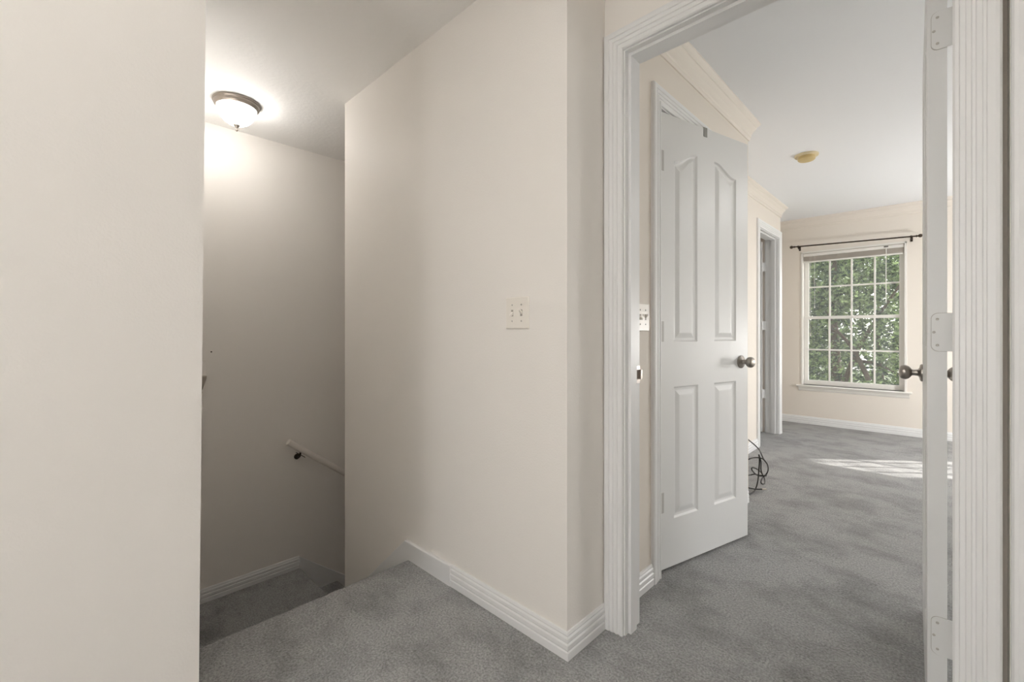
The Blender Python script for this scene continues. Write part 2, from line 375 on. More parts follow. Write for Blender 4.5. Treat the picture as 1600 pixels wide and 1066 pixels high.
CAS = [(0, 0), (0, 0.009), (0.004, 0.013), (0.010, 0.0135), (0.012, 0.010), (0.020, 0.010), (0.022, 0.0135), (0.029, 0.014), (0.031, 0.0115),
       (0.036, 0.0115), (0.038, 0.015), (0.046, 0.016), (0.048, 0.0135), (0.052, 0.0135), (0.054, 0.017), (0.066, 0.018), (0.072, 0.0165), (0.076, 0.012), (0.076, 0)]
def casing(mb, o, U, N, u0, u1, zt, z0=-0.005):
    o, U, N = Vector(o), Vector(U), Vector(N); Z = Vector((0, 0, 1))
    rings = []
    for (u, z, du, dz) in ((u0, z0, -1, 0), (u0, zt, -1, 1), (u1, zt, 1, 1), (u1, z0, 1, 0)):
        rings.append([o + U * (u + du * w) + Z * (z + dz * w) + N * d for w, d in CAS])
    mb.loft(rings, True, True); return mb
def frame(name, o, U, N, u0, u1, head, thick, label, stop=None, both=True, rev=0.005):
    """jamb boards (20 mm) lining an opening plus casings; N points out of the wall on the first side"""
    oV, UV, NV = Vector(o), Vector(U), Vector(N)
    mb = MB(); casing(mb, oV, UV, NV, u0 - 0.005, u1 + rev, head + 0.005)
    if both: casing(mb, oV - NV * thick, UV, -NV, u0 - 0.005, u1 + 0.005, head + 0.005)
    def bx(ua, ub, da, db, za, zb):
        p = [oV + UV * a - NV * b for a, b in ((ua, da), (ub, da), (ub, db), (ua, db))]
        mb.prism([q + Vector((0, 0, za)) for q in p], (0, 0, zb - za))
    bx(u0 - 0.019, u0, 0.0, thick, -0.005, head); bx(u1, u1 + 0.019, 0.0, thick, -0.005, head)
    bx(u0 - 0.019, u1 + 0.019, 0.0, thick, head, head + 0.019)
    if stop:
        bx(u0, u0 + 0.011, stop[0], stop[1], -0.005, head); bx(u1 - 0.010, u1, stop[0], stop[1], -0.005, head)
        bx(u0 + 0.011, u1 - 0.010, stop[0], stop[1], head - 0.011, head)
    return struct(mb.build(name, M_WHITE), label, 'door frame')
f1 = frame('trim_6', (0, YD, 0), (1, 0, 0), (0, -1, 0), JL, JR, DH, YE - YD, 'white fluted frame of the large open bedroom doorway', (0.022, 0.064), rev=-0.011)
f2 = frame('trim_7', (0, YD, 0), (1, 0, 0), (0, -1, 0), J2L, J2R, DH, YE - YD, 'white door frame at the far right edge of the photo', (0.022, 0.064))
f3 = frame('trim_8', (XB, 0, 0), (0, 1, 0), (1, 0, 0), D1a, D1b, 2.095, 0.12, 'white frame around the nearer bedroom panel door', (0.042, 0.08))
f4 = frame('trim_9', (XC, 0, 0), (0, 1, 0), (1, 0, 0), D3a, D3b, 2.088, 0.12, 'white frame of the narrow far doorway near the window', (0.03, 0.07))
sp = MB().box(JL + 0.0005, JL + 0.003, YD + 0.066, YD + 0.103, 0.90, 0.965).box(JL + 0.003, JL + 0.0125, YD + 0.092, YD + 0.1045, 0.915, 0.95)
sp.build('strike_plate', M_STEEL, f1)['label'] = 'small metal strike plate on the jamb'

# ------------------------------------------------------------------ doors
def face_panels(mb, W, Hh, y, s, panels):
    """one moulded face at local y, s = direction into the door"""
    def outline(p, i):
        u0, u1, v0, va, vb = p
        n = 14
        pts = [(u0 + i, v0 + i), (u1 - i, v0 + i)]
        for k in range(n + 1):
            t = 1 - k / n
            tt = min(1, max(0, (t - 0.04) / 0.92)); sm = tt * tt * (3 - 2 * tt)
            pts.append((u0 + i + (u1 - u0 - 2 * i) * t, va + (vb - va) * sm - i))
        return pts
    rect = [(0, 0), (W, 0), (W, Hh), (0, Hh)]
    loops = [[Vector((a, b, 0)) for a, b in rect]] + [[Vector((a, b, 0)) for a, b in outline(p, 0)] for p in panels]
    flat = [v for l in loops for v in l]
    mb.add([(v.x, y, v.y) for v in flat], [tuple(t) for t in tessellate_polygon(loops)])
    for p in panels:
        steps = [(0, 0), (0.003, 0.003), (0.007, 0.0075), (0.013, 0.0085), (0.018, 0.0085), (0.022, 0.0075), (0.040, 0.0022), (0.046, 0.0018)]
        rings = [[(a, y + s * d, b) for a, b in outline(p, i)] for i, d in steps]
        mb.loft(rings, True)
        last = outline(p, steps[-1][0]); d = steps[-1][1]
        mb.add([(a, y + s * d, b) for a, b in last], [tuple(t) for t in tessellate_polygon([[Vector((a, b, 0)) for a, b in last]])])
KNOB = [(0.0, 0.0), (0.033, 0.0), (0.033, 0.004), (0.029, 0.008), (0.018, 0.010), (0.0125, 0.014), (0.011, 0.024), (0.0115, 0.030), (0.018, 0.034),
        (0.0245, 0.040), (0.0275, 0.048), (0.0275, 0.055), (0.025, 0.062), (0.018, 0.067), (0.008, 0.069), (0.0, 0.0692)]
def door(name, loc, rz, W, hinge_z, label, hinge_style, z0=0.015, z1=2.085, T=0.037, knob_u=None, knob_z=0.935, flip=False):
    k = W / 0.69; Hh = z1 - z0
    pan = [(0.100*k, 0.270*k, 1.045 - z0, 1.880 - z0, 1.938 - z0), (0.402*k, 0.586*k, 1.045 - z0, 1.938 - z0, 1.880 - z0),
           (0.100*k, 0.276*k, 0.232 - z0, 0.838 - z0, 0.838 - z0), (0.402*k, 0.586*k, 0.232 - z0, 0.838 - z0, 0.838 - z0)]
    mb = MB(); face_panels(mb, W, Hh, 0, 1, pan); face_panels(mb, W, Hh, T, -1, pan)
    mb.add([(0,0,0),(W,0,0),(W,0,Hh),(0,0,Hh),(0,T,0),(W,T,0),(W,T,Hh),(0,T,Hh)], [(0,1,5,4),(1,2,6,5),(2,3,7,6),(3,0,4,7)])
    o = mb.build(name, M_DOOR, fix=False); o.location = (loc[0], loc[1], z0); o.rotation_euler = (0, 0, rz)
    struct(o, label, 'door')
    ku = knob_u if knob_u else W - 0.062; kz = knob_z - z0
    MB().lathe(KNOB, (ku, 0, kz), (0, -1, 0), 32).build('door_knob', M_STEEL, o, smooth=True)
    MB().lathe(KNOB, (ku, T, kz), (0, 1, 0), 32).build('door_knob', M_STEEL, o, smooth=True)
    lp = MB().box(W - 0.0005, W + 0.001, T/2 - 0.0125, T/2 + 0.0125, kz - 0.028, kz + 0.028)
    lp.lathe([(0.0085, 0.0), (0.0085, 0.006), (0.006, 0.009)], (W, T/2, kz), (1, 0, 0), 16); lp.build('latch', M_STEEL, o)
    for hz in hinge_z:
        z = hz - z0
        if hinge_style == 'open':          # leaf visible on the hinge edge of the open door
            r = 0.014; y1 = T - 0.008; pts = []
            for (cy_, cz_, a0) in ((y1 - r, z + 0.048 - r, 0), (y1 - r, z - 0.048 + r, -PI/2)):
                q = [(cy_ + r*math.cos(a0 + PI/2*(1 - i/6)), cz_ + r*math.sin(a0 + PI/2*(1 - i/6))) for i in range(7)]
                pts += q
            pts = [(-0.012, z + 0.048)] + pts + [(-0.012, z - 0.048)]
            h = MB().prism([(-0.0022, a, b) for a, b in pts], (0.0022, 0, 0))
            for kk in range(5):
                a, b = z - 0.048 + kk*0.0192 + 0.0004, z - 0.048 + (kk + 1)*0.0192 - 0.0004
                h.lathe([(0.0055, a), (0.0055, b)], (-0.0045, -0.0145, 0), (0, 0, 1), 14)
            h.box(-0.029, -0.004, -0.0150, -0.0130, z - 0.048, z + 0.048)
            hg = h.build('hinge', M_DOOR, o, smooth=True)
            hg['label'] = 'white painted hinge leaf'
            cx_, cz_ = 0.008, z
            MB().prism([(-0.0004, a + 0.0011 if a > cx_ else 0.0, cz_ + (b - cz_)*1.022) for a, b in pts], (0.0004, 0, 0)).build('mortise', M_SCREW, hg)
            for (yy, zz) in ((0.018, z + 0.033), (0.0245, z), (0.018, z - 0.033)):
                MB().lathe([(0.0034, 0), (0.0030, 0.0008), (0, 0.001)], (-0.0022, yy, zz), (-1, 0, 0), 10).build('screw', M_SCREW, hg)
        else:                               # knuckle visible at the seam of the nearly closed door
            h = MB()
            for kk in range(5):
                a, b = z - 0.048 + kk*0.0192 + 0.0006, z - 0.048 + (kk + 1)*0.0192 - 0.0006
                h.lathe([(0.0065, a), (0.0065, b)], (-0.003, -0.007, 0), (0, 0, 1), 14)
            h.lathe([(0.004, z + 0.048), (0.0055, z + 0.050), (0.003, z + 0.056)], (-0.003, -0.007, 0), (0, 0, 1), 14)
            h.box(0.0, 0.030, -0.0012, 0.001, z - 0.046, z + 0.046)
            hg = h.build('hinge', M_HINGE, o, smooth=True); hg['label'] = 'dull metal hinge, partly painted'
    return o
door('door_1', (0.0055, 1.562), math.radians(92.1), 0.80, (1.855, 1.09, 0.32),
     'white door standing open edge-on at the right, round nickel knob on it', 'open', knob_u=0.745)
d2 = door('door_2', (-0.918, 1.893), math.atan2(0.667, 0.170), 0.690, (1.867, 1.093, 0.317),
     'white four-panel arched door standing ajar inside the bedroom', 'ajar', knob_u=0.628)
door('door_3', (-1.418, 5.366), math.radians(184), 0.64, (1.80, 1.16, 0.42),
     'narrow far door seen edge-on with hinges, opening away from the bedroom', 'open', z1=2.07)
door('door_4', (J2L + 0.004, YD + 0.066), 0.0, J2R - J2L - 0.008, (1.855, 1.09, 0.32),
     'closed white door beyond the right edge of the photo', 'ajar')

# over-door hook
hk = empty('over_door_hook', (-0.918 + 0.247*0.33, 1.893 + 0.969*0.33, 2.085), math.atan2(0.667, 0.170))
tag(hk, 'small grey metal hook hung over the top of the ajar white door', 'hook')
MB().box(-0.013, 0.013, -0.0025, -0.0005, -0.042, 0.0025).box(-0.013, 0.013, -0.0025, 0.040, 0.0003, 0.0025).box(-0.013, 0.013, 0.0377, 0.0397, -0.10, 0.0025).build('strap', M_HOOK, hk)
MB().tube([(0, 0.039, -0.09), (0, 0.050, -0.105), (0, 0.065, -0.105), (0, 0.070, -0.09)], 0.003, 8).build('peg', M_HOOK, hk, smooth=True)

# ------------------------------------------------------------------ window
def window(name, x0, x1, label, blind=True):
    w = empty(name, ((x0 + x1)/2, YW, WZ0)); struct(w, label, 'window')
    cx = (x0 + x1)/2; mid = 1.262
    def P(mb, n, m, **k):
        mb.v = [(a - cx, b - YW, c - WZ0) for a, b, c in mb.v]; return mb.build(n, m, w, **k)
    t = MB()                                        # narrow moulded edge plus deep jamb return
    t.box(x0 - 0.004, x0 + 0.016, YW - 0.006, YW + 0.13, WZ0, WZ1).box(x1 - 0.016, x1 + 0.004, YW - 0.006, YW + 0.13, WZ0, WZ1)
    t.box(x0 - 0.004, x1 + 0.004, YW - 0.006, YW + 0.13, WZ1 - 0.016, WZ1 + 0.004)
    P(t, 'window_frame', M_VINYL, bevel=0.002)
    s = MB().prism([(x0 - 0.045, YW + 0.12, WZ0), (x0 - 0.045, YW - 0.038, WZ0), (x0 - 0.045, YW - 0.044, WZ0 - 0.006), (x0 - 0.045, YW - 0.044, WZ0 - 0.014),
                    (x0 - 0.045, YW - 0.038, WZ0 - 0.020), (x0 - 0.045, YW + 0.12, WZ0 - 0.020)], (x1 - x0 + 0.09, 0, 0))
    s.v = [(a, b, c) for a, b, c in s.v]
    P(s, 'window_sill', M_VINYL)
    ap = MB().prism([(x0 - 0.025, YW, WZ0 - 0.020), (x0 - 0.025, YW - 0.026, WZ0 - 0.020), (x0 - 0.025, YW - 0.024, WZ0 - 0.030), (x0 - 0.025, YW - 0.016, WZ0 - 0.042),
                     (x0 - 0.025, YW - 0.014, WZ0 - 0.052), (x0 - 0.025, YW - 0.008, WZ0 - 0.066), (x0 - 0.025, YW, WZ0 - 0.070)], (x1 - x0 + 0.05, 0, 0))
    P(ap, 'apron', M_VINYL)
    def sash(nm, y, za, zb, bar):
        a, b = x0 + 0.018, x1 - 0.018; st = 0.044; th = 0.026
        m = MB().box(a, a + st, y, y + th, za, zb).box(b - st, b, y, y + th, za, zb).box(a + st, b - st, y, y + th, za, za + bar[0]).box(a + st, b - st, y, y + th, zb - bar[1], zb)
        ga, gb, gz0, gz1 = a + st, b - st, za + bar[0], zb - bar[1]
        for k in range(1, 4):
            xx = ga + (gb - ga)*k/4; m.box(xx - 0.0085, xx + 0.0085, y + 0.004, y + 0.022, gz0, gz1)
        zz = (gz0 + gz1)/2; m.box(ga, gb, y + 0.0045, y + 0.0215, zz - 0.0085, zz + 0.0085)
        o = P(m, 'sash', M_VINYL, bevel=0.0015)
        g = MB().box(ga - 0.003, gb + 0.003, y + 0.0125, y + 0.0145, gz0 - 0.003, gz1 + 0.003)
        g.v = [(p[0] - cx, p[1] - YW, p[2] - WZ0) for p in g.v]; g.build('pane', M_GLASS, o)
    sash('upper', YW + 0.088, mid - 0.015, WZ1 - 0.016, (0.030, 0.05))
    sash('lower', YW + 0.060, WZ0 + 0.001, mid + 0.018, (0.055, 0.034))
    MB().box(-0.03, 0.03, 0.052, 0.062, mid - WZ0 - 0.008, mid - WZ0 + 0.014).build('sash_lock', M_VINYL, w, bevel=0.003)
    return w
window('window_1', WX0, WX1, 'white sash window with small panes, green trees outside it')
window('window_2', V0, V1, 'second bedroom window hidden behind the open door')

def blind(x0, x1, label):
    b = empty('window_blind', ((x0 + x1)/2, YW + 0.03, WZ1 - 0.02)); tag(b, label, 'blind'); W = (x1 - x0)/2 - 0.02
    MB().box(-W, W, -0.022, 0.016, -0.034, 0.0).build('headrail', M_VINYL, b, bevel=0.002)
    s = MB()
    for k in range(14):
        z = -0.038 - 0.0036*k; s.box(-W + 0.004, W - 0.004, -0.024 + 0.002*(k % 2), 0.010 + 0.002*(k % 2), z - 0.0014, z)
    s.build('slats', M_BLIND, b)
    MB().box(-W + 0.004, W - 0.004, -0.024, 0.012, -0.106, -0.090).build('bottom_rail', M_VINYL, b, bevel=0.003)
    for x, l in ((-W + 0.062, 1.05), (-W + 0.075, 0.95), (-W + 0.115, 0.62)):
        MB().tube([(x, -0.027, -0.03), (x, -0.027, -l)], 0.0014, 6).tube([(x, -0.027, -l), (x, -0.027, -l - 0.03)], [0.002, 0.0055], 8).build('lift_cord', M_VINYL, b)
    x = W - 0.145
    MB().tube([(x, -0.026, -0.012), (x, -0.030, -0.62)], 0.0035, 8).build('tilt_wand', M_VINYL, b)
    MB().box(x - 0.018, x + 0.018, -0.0295, -0.022, -0.016, -0.006).build('tilter', M_DARK, b)
blind(WX0, WX1, 'raised horizontal blind bunched at the top of the visible window')

# bedroom right-hand window and hall window (plain, unseen, added to let in skylight)
def added_window(name, pts, horiz, label):
    x0, x1, y0, y1, z0, z1 = pts; w = empty(name, (x0, y0, z0)); struct(w, label, 'window'); m = MB()
    if horiz:
        for a in (x0, (x0 + x1)/2 - 0.025, x1 - 0.05): m.box(a, a + 0.05, y0, y1, z0, z1)
        for c in (z0, z1 - 0.05): m.box(x0, x1, y0 + 0.002, y1 - 0.002, c, c + 0.05)
        g = MB().box(x0 + 0.04, x1 - 0.04, (y0+y1)/2 - 0.002, (y0+y1)/2 + 0.002, z0 + 0.04, z1 - 0.04)
    else:
        for a in (y0, (y0 + y1)/2 - 0.025, y1 - 0.05): m.box(x0, x1, a, a + 0.05, z0, z1)
        for c in (z0, z1 - 0.05): m.box(x0 + 0.002, x1 - 0.002, y0, y1, c, c + 0.05)
        g = MB().box((x0+x1)/2 - 0.002, (x0+x1)/2 + 0.002, y0 + 0.04, y1 - 0.04, z0 + 0.04, z1 - 0.04)
    for q in (m, g): q.v = [(a - x0, b - y0, c - z0) for a, b, c in q.v]
    f = m.build('window_frame', M_VINYL, w); g.build('pane', M_GLASS, f)
added_window('window_3', (XE + 0.03, XE + 0.08, EW0, EW1, EZ0, EZ1), False, 'unseen bedroom window added on the right for skylight')
added_window('window_4', (SX0, SX1, -3.08, -3.03, SZ0, SZ1), True, 'unseen hall window added behind the camera for daylight')

# curtain rod
rd = empty('curtain_rod', (-0.745, YW, 2.093)); tag(rd, 'thin black curtain rod with ball finials above the window', 'curtain rod')
RA, RB = Vector((-0.535, -0.085, 0.016)), Vector((0.535, -0.085, -0.016))
MB().tube([RA, RB], 0.0078, 12).build('rod', M_BRONZE, rd, smooth=True)
for p, d in ((RA, -1), (RB, 1)):
    MB().lathe([(0.008, 0), (0.012, 0.003), (0.012, 0.009), (0.007, 0.014), (0.009, 0.018), (0.016, 0.026), (0.0185, 0.036), (0.015, 0.046), (0.006, 0.052), (0, 0.053)],
               p, (d, 0, 0), 18).build('finial', M_BRONZE, rd, smooth=True)
for x in (-0.50, 0.50):
    zz = -0.03 * x
    MB().box(x - 0.010, x + 0.010, -0.004, -0.0005, zz - 0.040, zz + 0.018).tube([(x, -0.003, zz - 0.020), (x, -0.055, zz - 0.026), (x, -0.085, zz - 0.020), (x, -0.085, zz - 0.008)], 0.0055, 8) \
        .tube([(x - 0.008, -0.085, zz), (x + 0.008, -0.085, zz)], 0.0115, 12).build('bracket', M_BRONZE, rd, smooth=True)

# ------------------------------------------------------------------ switch plates
def switch_plate(loc, rz, label):
    """local x along the wall, -y out of the wall"""
    s = empty('light_switch', loc, rz); tag(s, label, 'light switch')
    MB().add([(-.0585,0,-.059),(.0585,0,-.059),(.0585,0,.059),(-.0585,0,.059),(-.0585,-.003,-.059),(.0585,-.003,-.059),(.0585,-.003,.059),(-.0585,-.003,.059),
              (-.055,-.006,-.0555),(.055,-.006,-.0555),(.055,-.006,.0555),(-.055,-.006,.0555)],
             [(3,2,1,0),(0,1,5,4),(1,2,6,5),(2,3,7,6),(3,0,4,7),(4,5,9,8),(5,6,10,9),(6,7,11,10),(7,4,8,11),(8,9,10,11)]).build('plate', M_PLATE, s)
    for x, up in ((-0.023, -1), (0.023, 1)):
        MB().box(x - 0.0052, x + 0.0052, -0.0064, -0.005, -0.012, 0.012).build('slot', M_SLOT, s)
        MB().prism([(x - 0.0042, -0.005, -0.006), (x - 0.0042, -0.005, 0.006), (x - 0.0042, -0.018, up*0.011 + 0.0035), (x - 0.0042, -0.018, up*0.011 - 0.0035)],
                   (0.0084, 0, 0)).build('toggle', M_PLATE, s, bevel=0.001)
        for z in (-0.030, 0.030):
            MB().lathe([(0.0034, 0), (0.003, 0.0011), (0, 0.0013)], (x, -0.006, z), (0, -1, 0), 10).build('screw', M_SCREW, s)
switch_plate((-1.132, YA, 1.161), 0, 'ivory double toggle switch plate in full view on the corner wall')
switch_plate((XB, 1.716, 1.153), PI/2, 'ivory double toggle switch plate half hidden by the doorway frame')

# ------------------------------------------------------------------ ceiling fixtures and added fill lamps
def dome_light(loc, label, strength, col, k=0.80):
    def kk(p): return [(r*k, h) for r, h in p]
    l = empty('ceiling_light', loc); tag(l, label, 'ceiling light')
    MB().lathe(kk([(0.0, 0.0), (0.150, 0.0), (0.153, -0.004), (0.152, -0.010), (0.146, -0.014), (0.147, -0.020), (0.143, -0.028), (0.134, -0.036), (0.128, -0.038), (0.124, -0.034), (0.0, -0.02)]),
               (0, 0, 0), (0, 0, 1), 64).build('base_ring', M_PEWTER, l, smooth=True)
    g = glow_material('lit_frosted_glass', col, strength)
    MB().lathe(kk([(0.127, -0.033), (0.127, -0.040), (0.123, -0.056), (0.114, -0.076), (0.099, -0.096), (0.078, -0.114), (0.052, -0.127), (0.026, -0.133), (0.0, -0.134)]),
               (0, 0, 0), (0, 0, 1), 64).build('glass_bowl', g, l, smooth=True)
    MB().lathe(kk([(0.0, -0.130), (0.022, -0.132), (0.024, -0.135), (0.016, -0.141), (0.008, -0.148), (0.005, -0.152), (0.0045, -0.156), (0.0085, -0.160), (0.0085, -0.165), (0.004, -0.170), (0.0, -0.171)]),
               (0, 0, 0), (0, 0, 1), 24).build('finial', M_PEWTER, l, smooth=True)
dome_light((-2.98, 0.745, H), 'lit frosted glass dome light on the stairwell ceiling', 20.0, (1.0, 0.96, 0.91))
dome_light((-0.80, -0.65, H), 'unseen dome light added behind the camera to brighten the hall', 6.0, (1.0, 0.98, 0.96))  # added fixture, out of view, lifts the hall light

dome_light((1.10, 4.2, H), 'unseen dome light added to brighten the bedroom', 42.0, (1.0, 0.985, 0.975))  # added fixture to raise the bedroom brightness
def globe_fill(loc, z, r, strength, label):
    l = empty('fill_lamp', loc); tag(l, label, 'added fill lamp')
    MB().lathe([(0, 0), (0.14, 0), (0.14, 0.012), (0.05, 0.03), (0.012, 0.04)], (0, 0, 0), (0, 0, 1), 32).build('base', M_PEWTER, l, smooth=True)
    MB().tube([(0, 0, 0.03), (0, 0, z - r + 0.01)], 0.012, 12).build('pole', M_PEWTER, l, smooth=True)
    MB().lathe([(r*math.sin(PI*k/20), z - r*math.cos(PI*k/20)) for k in range(21)], (0, 0, 0), (0, 0, 1), 32).build('globe', glow_material('fill_globe_glow', (1.0, 0.985, 0.965), strength), l, smooth=True)
globe_fill((1.10, 5.1, 0), 0.95, 0.15, 76.0, 'white globe lamp added out of view to brighten the bedroom')  # invented lamp, lights the bedroom ceiling and far wall
def torchiere_fill(loc, z, r, strength, label):
    l = empty('fill_lamp', loc); tag(l, label, 'added fill lamp')
    MB().lathe([(0, 0), (0.14, 0), (0.14, 0.012), (0.05, 0.03), (0.012, 0.04)], (0, 0, 0), (0, 0, 1), 32).build('base', M_PEWTER, l, smooth=True)
    MB().tube([(0, 0, 0.03), (0, 0, z - 0.10)], 0.012, 12).build('pole', M_PEWTER, l, smooth=True)
    MB().lathe([(0.0, z - 0.20), (0.03, z - 0.20), (0.09, z - 0.17), (0.13, z - 0.10), (r + 0.008, z), (r, z), (0.122, z - 0.10), (0.095, z - 0.14), (0, z - 0.15)],
               (0, 0, 0), (0, 0, 1), 40).build('bowl', M_PEWTER, l, smooth=True)
    MB().lathe([(0.0, z - 0.135), (0.090, z - 0.135), (0.090, z - 0.130), (0.0, z - 0.127)], (0, 0, 0), (0, 0, 1), 40).build('diffuser', glow_material('fill_diffuser_glow', (1.0, 0.985, 0.965), strength), l)
torchiere_fill((-0.40, -0.60, 0), 1.62, 0.17, 2300.0, 'unseen torchiere added behind the camera to bounce light off the hall ceiling')  # invented lamp, stands in for soft bounced light in the hall

globe_fill((-0.50, -2.1, 0), 1.15, 0.20, 20.0, 'white globe lamp added for fill light at the far end of the hall behind the camera')  # invented lamp, direct fill on the hall walls and casings
sc_ = empty('fill_sconce', (-2.75, YL, 1.72)); tag(sc_, 'small unseen sconce added to brighten the stairwell from behind the left wall', 'added wall light')  # invented uplighter, brightens the stairwell ceiling
MB().box(-0.035, 0.035, 0.0, 0.02, -0.11, -0.01).build('back_plate', M_PEWTER, sc_, bevel=0.004)
MB().lathe([(0, -0.10), (0.02, -0.10), (0.06, -0.07), (0.085, 0.0), (0.080, 0.0), (0.056, -0.062), (0, -0.07)], (0, 0.105, 0), (0, 0, 1), 32).build('bowl', M_PEWTER, sc_, smooth=True)
MB().lathe([(0, -0.058), (0.050, -0.058), (0.050, -0.052), (0, -0.050)], (0, 0.105, 0), (0, 0, 1), 32).build('diffuser', glow_material('fill_sconce_glow', (1.0, 0.98, 0.95), 115.0), sc_)

sd = empty('smoke_detector', (-0.752, 3.99, H)); tag(sd, 'round yellowed smoke detector on the bedroom ceiling', 'smoke detector')
MB().lathe([(0.0, 0), (0.078, 0), (0.079, -0.006), (0.076, -0.013), (0.066, -0.015), (0.0, -0.015)], (0, 0, 0), (0, 0, 1), 40).build('base', M_YELLOWB, sd, smooth=True)
MB().lathe([(0.0, -0.014), (0.056, -0.014), (0.058, -0.020), (0.057, -0.036), (0.050, -0.043), (0.030, -0.046), (0.0, -0.046)], (0, 0, 0), (0, 0, 1), 40).build('cover', M_YELLOW, sd, smooth=True)

# ------------------------------------------------------------------ handrail
hr = empty('handrail', (XSW, 1.151, 0.30)); tag(hr, 'off-white round handrail sloping down the stairwell wall', 'handrail')
sl = -0.756
def rp(y): return (0.07, y, 0.012 + sl*y)
RL = 1.9
MB().tube([rp(0), rp(RL)], 0.0215, 20).build('rail', mat('rail_paint', (0.84, 0.80, 0.75), 0.35), hr, smooth=True)
for y in (0.085, 1.4):
    q = rp(y)
    MB().lathe([(0.0, 0), (0.021, 0), (0.021, 0.003), (0.014, 0.007), (0.0, 0.008)], (0.0005, y, q[2] - 0.068), (1, 0, 0), 20) \
        .tube([(0.003, y, q[2] - 0.068), (0.030, y, q[2] - 0.072), (0.055, y, q[2] - 0.058), (0.068, y, q[2] - 0.028)], [0.008, 0.006, 0.006, 0.007], 10) \
        .prism([(0.057, y - 0.028, q[2] + 0.0212 - 0.0215*2 - 0.004), (0.083, y - 0.028, q[2] + 0.0212 - 0.0215*2 - 0.004), (0.083, y + 0.028, q[2] - 0.0215*2 - 0.025), (0.057, y + 0.028, q[2] - 0.0215*2 - 0.025)], (0, 0, 0.006)) \
        .build('bracket', M_BRONZE, hr, smooth=True)

# small wall ornament mostly hidden behind the left wall, and a nail above it
orn = empty('wall_plaque', (XSW, 0.645, 0.70)); tag(orn, 'small cream wall plaque with tapered taupe bracket, mostly hidden behind the left wall edge', 'wall ornament')
pts = [(-0.029, 0.112), (0.029, 0.112)] + [(0.029*math.cos(a), 0.185 + 0.026*math.sin(a)) for a in [PI*k/10 for k in range(11)]]
MB().prism([(0.0, a, b) for a, b in pts], (0.010, 0, 0)).build('plaque', M_HALL, orn, bevel=0.002)
MB().lathe([(0.0, 0.112), (0.030, 0.112), (0.026, 0.09), (0.014, 0.05), (0.005, 0.022), (0.0, 0.018)], (0.030, 0, 0), (0, 0, 1), 24).build('bracket', M_TAUPE, orn, smooth=True)
MB().lathe([(0.0, 0.022), (0.004, 0.018), (0.006, 0.008), (0.004, 0.0), (0.0, -0.002)], (0.030, 0, 0), (0, 0, 1), 16).build('bead', M_TAUPE, orn, smooth=True)
nl = MB().lathe([(0.0, 0.0), (0.0018, 0.0), (0.0018, 0.010), (0.0045, 0.0105), (0.0045, 0.012), (0, 0.0125)], (0, 0, 0), (1, 0, 0), 12).build('nail', M_BRONZE)
nl.location = (XSW, 0.703, 0.963); tag(nl, 'tiny dark nail in the stairwell wall', 'nail')

# ------------------------------------------------------------------ black cables by the bedroom wall
def spline(pts, n=8):
    P = [Vector(p) for p in pts]; out = []
    for i in range(len(P) - 1):
        a, b, c, d = P[max(i-1, 0)], P[i], P[i+1], P[min(i+2, len(P)-1)]
        for k in range(n):
            t = k/n; out.append(0.5*((2*b) + (c - a)*t + (2*a - 5*b + 4*c - d)*t*t + (3*b - a - 3*c + d)*t**3))
    return out + [P[-1]]
cb = empty('coaxial_cable', (-0.88, 3.42, 0)); tag(cb, 'tangle of stiff black cable with a metal end on the carpet behind the ajar door', 'cable')
def cable(pts, r=0.0042, name='cable'):
    return MB().tube(spline(pts), r, 10).build(name, M_CABLE, cb, smooth=True)
cable([(-0.104, -0.053, 0.345), (-0.102, 0.025, 0.31), (-0.084, 0.061, 0.28), (-0.055, 0.036, 0.263), (-0.027, -0.022, 0.253), (-0.003, -0.05, 0.223), (0.009, -0.019, 0.189), (-0.001, 0.049, 0.142), (-0.02, 0.106, 0.095), (-0.035, 0.109, 0.071), (-0.051, 0.039, 0.077), (-0.057, -0.051, 0.114), (-0.061, -0.107, 0.153), (-0.061, -0.086, 0.162), (-0.059, -0.006, 0.135), (-0.053, 0.075, 0.095), (-0.044, 0.099, 0.064), (-0.026, 0.062, 0.047), (-0.01, -0.007, 0.045), (-0.011, -0.058, 0.055), (-0.021, -0.045, 0.066), (-0.028, 0.026, 0.078)])
cable([(-0.129, 0.02, 0.177), (-0.099, 0.002, 0.199), (-0.059, -0.043, 0.222), (-0.017, -0.061, 0.23), (-0.001, -0.034, 0.212), (-0.003, 0.038, 0.167), (-0.015, 0.105, 0.112), (-0.031, 0.115, 0.074)])
cable([(-0.035, -0.042, 0.247), (-0.037, -0.02, 0.195), (-0.041, -0.022, 0.127), (-0.041, -0.043, 0.065), (-0.048, -0.075, 0.012), (-0.051, -0.156, 0.006), (-0.058, -0.21, 0.006)])
cable([(-0.035, -0.042, 0.247), (-0.03, -0.013, 0.195), (-0.03, -0.011, 0.142), (-0.018, -0.021, 0.108), (-0.005, -0.034, 0.1)])
cable([(-0.118, -0.018, 0.079), (-0.109, 0.038, 0.072), (-0.082, 0.04, 0.083), (-0.04, 0.002, 0.093), (0.007, -0.026, 0.107)])
cable([(-0.081, -0.142, 0.035), (-0.06, -0.122, 0.028), (-0.037, -0.099, 0.023), (-0.008, -0.071, 0.023)])
MB().tube([(-0.008, -0.071, 0.023), (0.013, -0.05, 0.023)], [0.006, 0.005], 10).build('connector', M_COPPER, cb, smooth=True)
# ------------------------------------------------------------------ outdoors
gr = MB().add([(-40, 6.6, -3.0), (40, 6.6, -3.0), (40, 60, -3.0), (-40, 60, -3.0)], [(0, 1, 2, 3)])
struct(gr.build('ground', M_GRASS), 'green lawn below the window', 'ground')

